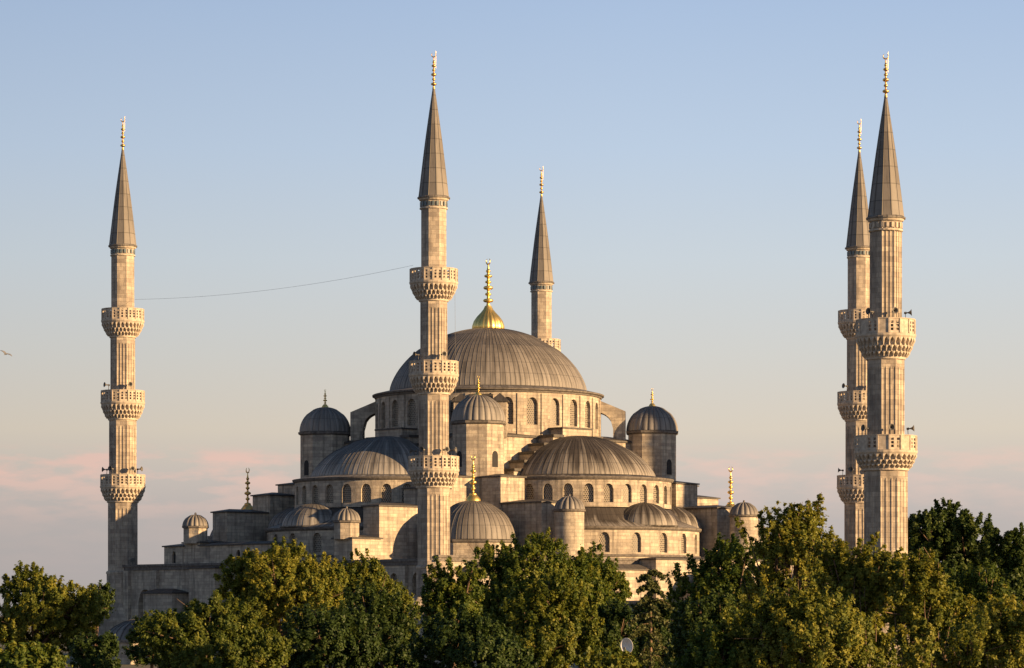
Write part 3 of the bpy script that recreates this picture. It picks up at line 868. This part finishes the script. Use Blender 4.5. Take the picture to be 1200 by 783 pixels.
def horn_mesh():
    mb = MB()
    prof = [(.02, -.38), (.11, -.38), (.12, -.16), (.06, -.12), (.07, .0), (.12, .14), (.22, .27), (.34, .34), (.33, .35), (.2, .24), (.05, .02)]
    P = [[(z, r * math.cos(2 * PI * j / 12), r * math.sin(2 * PI * j / 12)) for j in range(12)] for r, z in prof]
    U = [[(j / 12, z) for j in range(13)] for r, z in prof]
    mb.grid(P, U, None, True)
    mb.box(-.3, -.24, -.03, .03, -.75, .0)
    return mb
HORN = None
def minaret(spec, label, loc, rot):
    global HORN
    root = empty('minaret', (*loc, 0), 0)
    tag(root, label, 'minaret', 'tall stone minarets of the mosque')
    R0 = spec['R']           # radii bottom to top
    bal = spec['bal']        # (corbel bottom, rail top, rail radius) bottom to top
    mb = MB(); zlo = 9.0
    mb.box(-3.0, 3.0, -3.0, 3.0, 0, 5.2)
    revolve(mb, [(4.2, 5.203), (2.45, 8.0)], 4, (0, 0), PI / 4, PI / 4 + 2 * PI, sm=False)
    shaft_section(mb, R0[0] + .18, 7.4, 11.2, False, 8, rot)
    revolve(mb, [(R0[0] + .18, 11.2), (R0[0] + .26, 11.25), (R0[0] + .26, 11.5), (R0[0] - .05, 11.7)], 8, (0, 0), rot, rot + 2 * PI, sm=False)
    z = 11.4
    for i, (cb, rt, rr) in enumerate(bal):
        shaft_section(mb, R0[i], z, cb - .1, True, 8, rot); z = cb - .1
    zt = spec['cone0']
    shaft_section(mb, R0[-1], z, zt, spec['flute_top'], 8, rot)
    mb.build('shaft', M['stone_min'], root)
    for i, (cb, rt, rr) in enumerate(bal):
        slab = rt - 1.45
        mb = MB()
        revolve(mb, [(R0[i] - .1, slab - .42), (rr + .02, slab - .40), (rr + .14, slab - .22), (rr + .16, slab - .02), (R0[i] - .3, slab)], 32, sm=False)
        b = mb.build('balcony', M['stone_carved'], root)
        mb = MB(); corbel_mesh(mb, R0[i], rr + .02, cb, slab - .4); mb.build('corbel', M['stone_carved'], b)
        mb = MB(); railing_mesh(mb, rr + .06, slab, 1.38, spec['alt']); mb.build('railing', M['stone_carved'], b)
        # dark doorway onto the gallery
        mb = MB(); a = R_(35)
        if HORN is None: HORN = horn_mesh()
        hs = spec['horns'][i]
        for k, deg in enumerate(hs):
            if k == 0 and 'speaker_mesh' not in spec['cache']:
                o = HORN.build('loudspeaker', M['speaker'], root); spec['cache']['speaker_mesh'] = o.data
            else:
                o = bpy.data.objects.new('loudspeaker', spec['cache']['speaker_mesh']); COL.objects.link(o); o.parent = root
            a = R_(deg); rad = R0[i + 1] + .55
            o.location = (rad * math.cos(a), rad * math.sin(a), rt + .72)
            o.rotation_euler = (0, R_(-4), a)
    # band of tile or carving under the cone
    mb = MB(); Rt = R0[-1]
    revolve(mb, [(Rt - .05, zt - 1.25), (Rt + .07, zt - 1.2), (Rt + .07, zt - 1.05), (Rt - .05, zt - 1.0)], 24, sm=False)
    revolve(mb, [(Rt - .05, zt - .28), (Rt + .10, zt - .22), (Rt + .2, zt - .02), (Rt - .05, zt)], 24, sm=False)
    nb = 20
    for k in range(nb):
        a = 2 * PI * k / nb
        g = lambda s, t, z, a=a: (t * math.cos(a) - s * math.sin(a), t * math.sin(a) + s * math.cos(a), z)
        mb.box(-.12, .12, Rt - .1, Rt + .035, zt - .9, zt - .4, g, 1)
    mb.build('collar_band', [M['stone_carved'], M['tile'] if spec['tiles'] else M['stone_carved']], root)
    # lead spire
    mb = MB(); tip = spec['tip']; n = 12
    P = []; U = []; NU = []
    rows = 22
    for i in range(rows + 1):
        t = i / rows
        r = (Rt + .2) * (1 - t) ** 1.0 + .13 * t
        if i == 0: r += .02
        r += .05 * math.sin(t * PI)
        z = zt + (tip - zt) * t
        row = []; ur = []; nu = []
        for j in range(n * 4 + 1):
            gidx, o = divmod(j, 4)
            x = gidx + (0, .06, .12, .56)[o]
            a = rot + 2 * PI * x / n
            d = (0, .055, 0, 0)[o] * min(1, r)
            facet = math.cos(PI / n) / math.cos((x % 1 - .5) * 2 * PI / n)
            rr = r * facet + d
            if j < n * 4: row.append((rr * math.cos(a), rr * math.sin(a), z))
            ur.append((x + .001, z - zt)); nu.append((x / n, t))
        P.append(row); U.append(ur); NU.append(nu)
    mb.grid(P, U, NU, True, False)
    revolve(mb, [(Rt - .1, zt + .003), (Rt + .32, zt + .0), (Rt + .34, zt + .14), (Rt + .1, zt + .3)], 24, sm=False)
    mb.build('spire', M['lead_spire'], root)
    mb = MB(); H = spec['fin'] - tip
    finial(mb, tip - .1, H, .33)
    tube(mb, [(.22, .05, tip + H * .55), (.24, .05, tip + H * 1.02)], .025, 5)
    mb.build('finial', M['gold_old'], root)
    return root
hall_spec = dict(R=[2.0, 1.85, 1.67, 1.56], bal=[(20.7, 24.1, 2.80), (31.4, 35.0, 2.74), (42.1, 45.6, 2.66)], cone0=53.7, tip=66.4, fin=70.6,
                 alt=False, flute_top=False, tiles=True, cache={}, horns=[(-120, -55, -20, 170), (-150, -60), ()])
rotm = R_(-90 - 20.5)
mA = minaret(hall_spec, 'far left minaret standing apart with its foot behind the left trees', (-50.55, 397.0), rotm)
court_spec = dict(R=[2.2, 1.88, 1.62], bal=[(20.3, 23.5, 2.98), (31.2, 34.9, 2.82)], cone0=44.8, tip=56.9, fin=61.2,
                  alt=True, flute_top=True, tiles=False, cache={}, horns=[(-150, -85, -15), (-140, -75, -5)])
mF = minaret(court_spec, 'near right minaret with only two balconies, stoutest of the minarets', ((1038 - 600) * 300.4 / FPX, 300.4), rotm)
for lab, (x, y) in (('central minaret rising in front of the main dome', ((508.3 - 600) * 351 / FPX, 351.0)),
                    ('slim minaret behind the main dome showing only its upper part', ((634.5 - 600) * 441 / FPX, 441.0)),
                    ('three balcony minaret half hidden behind the stout right minaret', ((1007 - 600) * 399 / FPX, 399.0))):
    m = copy_tree(mA); m.location = (x, y, 0); m['label'] = lab

m = copy_tree(mF); m.location = (90.9, 360.5, 0); m['label'] = 'far courtyard minaret beyond the right edge casting its shadow on the turret'

# ------------------------------------------------------------------ wires between the minarets
mb = MB()
a = px(158, 351, 395.6); b_ = px(484, 311, 352.0)
pts = [a.lerp(b_, t / 24) - Vector((0, 0, 0.85 * 4 * (t / 24) * (1 - t / 24))) for t in range(25)]
tube(mb, pts, .014, 5)
tag(mb.build('festoon_cable', M['cable']), 'thin dark cable sagging between the left and central minarets', 'cable')
mb = MB()
a = px(533, 332, 351); b_ = px(533.5, 392, 351.3)
tube(mb, [a, a.lerp(b_, .5), b_, px(534, 470, 351.5)], .013, 5)
tag(mb.build('hanging_cable', M['cable']), 'thin vertical cable hanging beside the central minaret', 'cable')

# ------------------------------------------------------------------ low annex at the foot of the left minaret
an = empty('stone_annex', (px(165, 720, 372).x, 372, 0), MROT)
tag(an, 'low stone annex with curved lead roof at foot of left minaret', 'annex')
mb = MB(); mb.box(-5, 5, -5, 5, 0, 2.6); mb.box(-5.2, 5.2, -5.2, 5.2, 2.603, 2.85, None, 1); mb.build('wall', [M['stone'], M['cornice']], an)
mb = MB(); ribbed_dome(mb, 4.6, 2.85, 2.6, 26, (0, 0), rows=10, rib=.07, ribw=.14, bulge=.3); mb.build('dome', M['lead'], an)

# ------------------------------------------------------------------ trees
def leaf_cloud(rng, centers, radii, per, size, tone_c, squash=0.9, mid=None):
    """Leaf blades spread through clumps; returns vertices (n*4,3) and tone (n*4)."""
    K = len(centers)
    idx = np.repeat(np.arange(K), per)
    n = len(idx)
    d = rng.normal(size=(n, 3)); d /= np.linalg.norm(d, axis=1)[:, None]
    r = np.minimum(np.abs(rng.normal(size=n)) * .62, 1.5)
    p = centers[idx] + d * (radii[idx] * r)[:, None] * np.array([1, 1, squash])
    out = 0
    if mid is not None:
        out = p - mid; out /= np.linalg.norm(out, axis=1)[:, None] + 1e-6
    nrm = d * 0.45 + out * 0.55 + rng.normal(size=(n, 3)) * 0.5 + np.array([0, 0, 0.25])
    nrm /= np.linalg.norm(nrm, axis=1)[:, None]
    a = np.cross(nrm, rng.normal(size=(n, 3))); a /= np.linalg.norm(a, axis=1)[:, None]
    b = np.cross(nrm, a)
    s = size * (0.6 + 0.8 * rng.random(n))[:, None]
    V = np.stack([p - a * s * .62, p - b * s * .40 + a * s * .05 - nrm * s * .12, p + a * s * .62, p + b * s * .40 + a * s * .05 - nrm * s * .12], 1)
    tone = np.clip(tone_c[idx] + rng.normal(size=n) * 0.16, 0, 1)
    return V.reshape(-1, 3), np.repeat(tone, 4)
def cloud_mesh(name, V, tone, mat, parent):
    n = len(V) // 4
    me = bpy.data.meshes.new(name)
    me.vertices.add(len(V)); me.vertices.foreach_set('co', V.astype(np.float32).ravel())
    me.loops.add(n * 4); me.loops.foreach_set('vertex_index', np.arange(n * 4, dtype=np.int32))
    me.polygons.add(n); me.polygons.foreach_set('loop_start', np.arange(0, n * 4, 4, dtype=np.int32))
    me.update(calc_edges=True)
    at = me.attributes.new('tone', 'FLOAT', 'POINT'); at.data.foreach_set('value', tone.astype(np.float32))
    me.materials.append(mat)
    o = bpy.data.objects.new(name, me); COL.objects.link(o); o.parent = parent
    return o

def tree(name, label, x, ytop, hw, Y, mat, seed, depth=None, crown_h=None, cl=.72, leaf=.17, per=38, dens=1.0, tone=0.45, sprigs=0, tuft=.8, twigs=0, group='trees in the park before the mosque', lobes=7):
    """x, ytop, hw: photograph pixels of the crown's centre, top and half width; Y its distance."""
    rng = np.random.default_rng(seed)
    base = Vector(((x - 600) * Y / FPX, Y, 0)); H = EYE + (HOR - ytop) * Y / FPX; W = hw * Y / FPX
    ch = crown_h or min(H * .86, max(W * 1.7, 4)); dp = depth or W * .85
    root = empty(name, base); tag(root, label, 'tree', group)
    # crown made of unequal lobes round the middle of the crown, each lobe covered with upright leafy tufts
    zc = H - ch / 2
    L = [(np.array([0, 0, zc]), np.array([W * .70, dp * .70, ch * .40]))]
    for i in range(lobes):
        a = 2 * PI * (i + rng.random() * .8) / lobes
        e = rng.uniform(-.6, .8)
        sc = rng.uniform(.30, .50)
        L.append((np.array([W * .62 * math.cos(a) * math.sqrt(1 - e * e * .6), dp * .62 * math.sin(a), zc + ch * .36 * e]),
                  np.array([W, dp, ch * .5]) * sc))
    L.append((np.array([rng.uniform(-.25, .25) * W, 0, H - ch * .22]), np.array([W * .40, dp * .40, ch * .22])))
    L.append((np.array([rng.uniform(-.6, .6) * W, 0, H - ch * .30]), np.array([W * .30, dp * .30, ch * .22])))
    shoots = []
    cs = []; rs = []; tn = []
    for c, r in L:
        area = 4 * PI * ((r[0] * r[1]) ** 1.6 / 3 + (r[0] * r[2]) ** 1.6 / 3 + (r[1] * r[2]) ** 1.6 / 3) ** (1 / 1.6)
        k = max(10, int(area / (cl * cl) * .72 * dens))
        d = rng.normal(size=(k, 3)); d /= np.linalg.norm(d, axis=1)[:, None]
        d[:, 2] += .12
        q = 0.60 + 0.42 * rng.random(k) ** .7
        base_c = c + d * r * q[:, None]
        lobe_t = rng.normal() * .06
        tk = tone + rng.normal(size=k) * .17 + lobe_t
        ln = rng.uniform(.3, tuft, k) * cl            # length of the tuft, growing up and outwards
        axis = d * .55 + np.array([0, 0, .9]) + rng.normal(size=(k, 3)) * .25
        for j in range(4):
            f_ = j / 3
            cs.append(base_c + axis * (ln * (f_ - .35))[:, None]); rs.append(cl * (.50 - .24 * f_) * rng.uniform(.7, 1.2, k)); tn.append(tk + .10 * (f_ - .5))
    for i in range(sprigs):       # thin leafy shoots standing above the crown
        a = rng.uniform(-1, 1)
        b0 = np.array([a * W * .65, rng.uniform(-.3, .3) * dp, H - ch * .28]); hgt = rng.uniform(.15, .46) * ch
        m = max(2, int(hgt / .2))
        lean = rng.normal() * .28
        for j in range(m):
            for _ in range(2):
                w_ = .30 * (1 - .75 * j / m) + .05
                cs.append((b0 + np.array([lean * j * .2 + rng.normal() * w_ * .8, rng.normal() * w_ * .6, j * .2]))[None]); rs.append(np.array([rng.uniform(.5, 1.0) * w_ * 1.2])); tn.append(np.array([tone + .05]))
        shoots.append((b0, b0 + np.array([lean * m * .2, 0, m * .2])))
    centers = np.concatenate(cs); radii = np.concatenate(rs); tones = np.concatenate(tn)
    keep = centers[:, 2] > 0.6
    centers, radii, tones = centers[keep], radii[keep], tones[keep]
    V, t = leaf_cloud(rng, centers, radii, per, leaf, tones, mid=np.array([0, 0, zc - ch * .1]))
    cloud_mesh('crown', V, t, mat, root)
    # trunk with limbs reaching into the lobes
    mb = MB(); tr = max(.16, H * .028)
    zt = max(1.5, H - ch * .75)
    tube(mb, [(0, 0, 0), (0, 0, zt * .5), (.1, 0, zt), (.15, .05, zc + ch * .2)], [tr * 1.25, tr, tr * .8, tr * .3], 8)
    for c, r in L[1:]:
        m = c * .5 + np.array([0, 0, zt * .5]); m[2] = max(m[2], zt)
        tube(mb, [(0, 0, zt * .85), tuple(m), tuple(c + np.array([0, 0, r[2] * .7]))], [tr * .5, tr * .33, tr * .1], 6)
        for q in range(4):
            e = c + rng.normal(size=3) * r * .55
            tube(mb, [tuple(c * .75 + np.array([0, 0, zc * .25])), tuple(e)], [tr * .2, tr * .06], 5)
    for i in range(twigs):        # bare upright twigs showing between the leaves
        a = rng.uniform(PI, 2 * PI); q = rng.uniform(.45, .82)
        p0 = np.array([W * q * math.cos(a), dp * q * math.sin(a), zc + rng.uniform(-.42, .12) * ch]); L2 = rng.uniform(.10, .25) * ch
        p1 = p0 + np.array([rng.normal() * .12 * L2, rng.normal() * .1, L2])
        tube(mb, [tuple(p0), tuple(p0 * .5 + p1 * .5 + rng.normal(size=3) * .05), tuple(p1)], [.028, .02, .008], 4)
    for p0, p1 in shoots: tube(mb, [tuple(p0 - np.array([0, 0, 1.2])), tuple(p0 * .5 + p1 * .5 + np.array([.05, 0, 0])), tuple(p1)], [.05, .035, .012], 5)
    mb.build('trunk', M['bark'], root)
    return root

def shrub(*a, **k): return tree('shrub', *a, **k)
T = tree
# left
T('broadleaf_tree', 'broad tree at far left with sunlit golden top and dark lower half', 42, 666, 76, 282, M['leaf_a'], 11, tone=.62, crown_h=9.5, leaf=.18)
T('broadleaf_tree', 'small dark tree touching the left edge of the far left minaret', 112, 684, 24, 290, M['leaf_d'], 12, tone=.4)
T('shrub', 'low leafy shrub in the bottom left corner of the park', 14, 756, 66, 130, M['leaf_b'], 13, leaf=.17, cl=.55, tone=.5, crown_h=3)
T('broadleaf_tree', 'rounded olive brown tree in front of the left minaret foot', 240, 702, 102, 205, M['leaf_c'], 14, tone=.14, leaf=.15, cl=.66, crown_h=7)
T('broadleaf_tree', 'yellow green plane tree lit by the sun below the left half dome', 332, 638, 84, 272, M['leaf_a'], 15, tone=.68, crown_h=12, lobes=9)
T('broadleaf_tree', 'green tree left of the central minaret with shaded foot', 430, 650, 66, 282, M['leaf_a'], 16, tone=.42, crown_h=11)
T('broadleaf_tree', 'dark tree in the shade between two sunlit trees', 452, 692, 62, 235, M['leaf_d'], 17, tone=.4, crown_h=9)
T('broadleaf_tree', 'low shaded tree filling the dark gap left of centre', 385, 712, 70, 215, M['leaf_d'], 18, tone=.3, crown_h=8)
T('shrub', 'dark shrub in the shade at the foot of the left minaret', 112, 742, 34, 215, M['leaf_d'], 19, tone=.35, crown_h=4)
T('shrub', 'added low dark shrub shading the annex, behind the olive brown tree', 178, 750, 34, 335, M['leaf_d'], 20, tone=.35, crown_h=3.2)  # added shrub, blocks the low sun from the annex wall
# centre
T('broadleaf_tree', 'largest rounded tree hiding the middle of the mosque wall', 612, 628, 104, 245, M['leaf_b'], 21, tone=.55, crown_h=12, lobes=10)
T('broadleaf_tree', 'bushy tree against the base of the central minaret', 532, 655, 46, 238, M['leaf_b'], 22, tone=.5, crown_h=9)
T('broadleaf_tree', 'green tree below the round stair turret', 690, 640, 56, 262, M['leaf_b'], 23, tone=.5, crown_h=11)
T('broadleaf_tree', 'sunlit front tree at centre with light olive leaves', 645, 676, 62, 222, M['leaf_a'], 24, tone=.42, crown_h=8)
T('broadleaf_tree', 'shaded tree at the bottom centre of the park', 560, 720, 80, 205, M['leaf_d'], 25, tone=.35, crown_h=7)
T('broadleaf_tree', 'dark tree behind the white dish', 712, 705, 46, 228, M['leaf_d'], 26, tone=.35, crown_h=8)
T('shrub', 'low green shrub just below the white dish', 715, 766, 44, 118, M['leaf_a'], 27, leaf=.15, cl=.5, tone=.5, crown_h=2.6)
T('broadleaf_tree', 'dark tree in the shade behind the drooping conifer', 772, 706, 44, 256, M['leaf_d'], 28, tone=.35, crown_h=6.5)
# right
T('broadleaf_tree', 'dark green tree right of the small drooping conifer', 850, 632, 62, 232, M['leaf_b'], 31, tone=.42, crown_h=11)
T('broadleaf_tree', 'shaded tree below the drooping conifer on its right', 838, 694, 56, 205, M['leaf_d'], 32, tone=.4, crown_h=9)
T('broadleaf_tree', 'tall sparse tree with leafy shoots standing above its crown', 930, 598, 62, 182, M['leaf_c'], 33, tone=.62, leaf=.145, cl=.62, dens=.75, per=46, sprigs=24, tuft=1.3, twigs=34, crown_h=9)
T('broadleaf_tree', 'olive tree crossing the foot of the stout right minaret', 1010, 640, 66, 176, M['leaf_c'], 34, tone=.6, leaf=.145, cl=.62, dens=.8, per=48, sprigs=9, tuft=1.3, twigs=34, crown_h=8)
T('broadleaf_tree', 'loose olive green tree right of the stout right minaret', 1085, 662, 62, 172, M['leaf_c'], 35, tone=.62, leaf=.145, cl=.62, dens=.8, per=48, sprigs=6, tuft=1.3, twigs=34, crown_h=8)
T('broadleaf_tree', 'large dark evergreen beyond the park to the right of the minarets', 1106, 592, 66, 320, M['leaf_d'], 36, tone=.6, crown_h=14, leaf=.26)
T('broadleaf_tree', 'dark tree at the right edge behind the olive trees', 1190, 618, 42, 300, M['leaf_d'], 37, tone=.6, crown_h=13, leaf=.26)
T('broadleaf_tree', 'front olive tree in the bottom right corner', 1170, 705, 80, 150, M['leaf_c'], 38, tone=.6, leaf=.135, cl=.6, tuft=1.3, twigs=34, crown_h=6)
T('broadleaf_tree', 'wide front tree with mixed brown and green leaves at lower right', 955, 690, 110, 150, M['leaf_c'], 39, tone=.52, leaf=.135, cl=.6, tuft=1.3, twigs=34, crown_h=6.5)
T('broadleaf_tree', 'shaded low tree at the bottom right of centre', 845, 735, 80, 150, M['leaf_b'], 40, tone=.38, leaf=.135, cl=.6, crown_h=5)
T('broadleaf_tree', 'green tree behind the olive trees near right edge', 1145, 660, 60, 255, M['leaf_b'], 41, tone=.4, crown_h=10)

# small drooping conifer
def conifer(label, x, ytop, Y, hw, seed):
    rng = np.random.default_rng(seed)
    H = EYE + (HOR - ytop) * Y / FPX; W = hw * Y / FPX
    root = empty('conifer', ((x - 600) * Y / FPX, Y, 0)); tag(root, label, 'tree', 'trees in the park before the mosque')
    mb = MB(); tube(mb, [(0, 0, 0), (0.05, 0, H * .5), (0, 0, H * .9), (-.3, 0, H)], [.15, .10, .045, .015], 8)
    P = []; S = []; 
    for k in range(26):
        q = k / 26; z = H * (.98 - .72 * q)
        L = W * (.45 + .75 * min(1, q * 1.4)) * rng.uniform(.6, 1.05)
        a = k * 2.4 + rng.normal() * .3
        pts = []
        for i in range(7):
            t = i / 6
            pts.append(np.array([L * t * math.cos(a), L * t * math.sin(a), z + .25 * L * t - .62 * L * t * t]))
        tube(mb, [tuple(p) for p in pts], [.045 * (1 - t / 8) for t in range(7)], 4)
        for i in range(1, 25):
            t = i / 24 * 6; j = min(5, int(t)); p = pts[j] * (1 - (t - j)) + pts[j + 1] * (t - j)
            for _ in range(7): P.append(p + rng.normal(size=3) * np.array([.10, .10, .05]) - np.array([0, 0, rng.random() * .30]))
    mb.build('trunk', M['bark'], root)
    P = np.array(P)
    V, t = leaf_cloud(rng, P, np.full(len(P), .08), 2, .17, np.full(len(P), .55))
    cloud_mesh('crown', V, t, M['needle'], root)
conifer('small drooping conifer before the sunlit mosque wall', 762, 666, 222, 33, 51)

# ------------------------------------------------------------------ satellite dish on a mast, bird
p = px(735, 757, 128)
ds = empty('satellite_dish', (p.x, p.y, 0), R_(-18))
tag(ds, 'white oval satellite dish on a mast among the dark trees', 'satellite dish')
mb = MB(); tube(mb, [(0, .12, 0), (0, .12, p.z + .1)], .04, 8); mb.build('mast', M['speaker'], ds)
mb = MB(); P = []; U = []
for i in range(8):
    r = .34 * i / 7
    P.append([(r * .82 * math.cos(2 * PI * j / 28), -.16 * (i / 7) ** 2 + .05 - .18 * r * math.sin(2 * PI * j / 28), p.z + r * math.sin(2 * PI * j / 28)) for j in range(28)])
    U.append([(j / 28, r) for j in range(29)])
P.append([(x * 1.0, y + .025, z) for x, y, z in P[-1]]); U.append(U[-1])
for i in range(6, -1, -1):
    P.append([(x, y + .025, z) for x, y, z in P[i]]); U.append(U[0])
mb.grid(P, U, None, True); mb.build('reflector', M['dish'], ds)
mb = MB(); tube(mb, [(0, -.06, p.z - .33), (0, -.42, p.z - .12)], .018, 6); mb.box(-.04, .04, -.48, -.38, p.z - .15, p.z - .05); mb.build('feed_arm', M['speaker'], ds)

p = px(7, 415, 210)
bd = MB()
body = [(-.28, 0), (-.2, .045), (-.05, .07), (.1, .065), (.2, .04), (.28, .03), (.33, .005)]
bd.grid([[(x, r * math.cos(2 * PI * j / 8), r * .9 * math.sin(2 * PI * j / 8)) for j in range(8)] for x, r in body], [[(j / 8, x) for j in range(9)] for x, r in body], None, True)
for sg in (-1, 1):
    st = [(0, .0, .13), (.28, .13, .12), (.5, .12, .07), (.66, .06, .015)]
    rows = []
    for y, z, c in st: rows.append([(c + .02, sg * y, z), (.3 * c, sg * y, z + .015), (-c, sg * y, z)])
    bd.grid(rows, [[(0, 0), (.5, 0), (1, 0)]] * 4)
    bd.grid([[(a, b, c - .012) for a, b, c in r] for r in rows], [[(0, 0), (.5, 0), (1, 0)]] * 4)
bo = bd.build('gull', M['bird'], None, p)
bo.scale = (.8, .8, .8)
bo.rotation_euler = (R_(25), R_(-15), R_(60))
tag(bo, 'small dark gull flying in the sky at far left', 'bird')

# ------------------------------------------------------------------ floodlights on the ledges
def floodlight(p, rz, label):
    r = empty('floodlight', p, rz); tag(r, label, 'floodlight', 'floodlights on the mosque roofs')
    mb = MB(); mb.box(-.05, .05, -.05, .05, 0, .45); mb.box(-.3, -.24, -.04, .04, .4, .75); mb.box(.24, .3, -.04, .04, .4, .75); mb.box(-.3, .3, -.04, .04, .36, .42)
    mb.build('bracket', M['speaker'], r)
    mb = MB()
    P = [[(x * w, y, .62 + z * w) for x, z in ((-.23, -.2), (.23, -.2), (.23, .2), (-.23, .2))] for y, w in ((-.2, 1.0), (-.17, 1.0), (.1, .6), (.16, .3))]
    mb.grid(P, [[(i, j) for j in range(5)] for i in range(4)], None, True, False)
    mb.poly([P[0][k] for k in range(4)]); mb.poly([P[3][k] for k in range(4)])
    mb.build('lamp_head', M['speaker'], r)
def on_mosque(f, s_, t, z): 
    q = f(s_, t, z); return to_world(*q)
floodlight(on_mosque(fNE, -27.4, 37.0, 12.42), R_(40), 'small floodlight on the wall edge right of the far left minaret')
floodlight(on_mosque(fNE, 1.6, 36.9, 12.42), R_(-30), 'small floodlight on the ledge below the left half dome')
floodlight(on_mosque(fNE, -12.2, 36.0, 15.02), R_(10), 'small floodlight standing in for a dish just right of the leftmost little domed turret')  # a dish behind the turret, drawn with the floodlight shape
floodlight(on_mosque(fNW, -12.3, 26.0, 20.0), R_(60), 'small floodlight on the buttress roof behind the round stair turret') if False else None
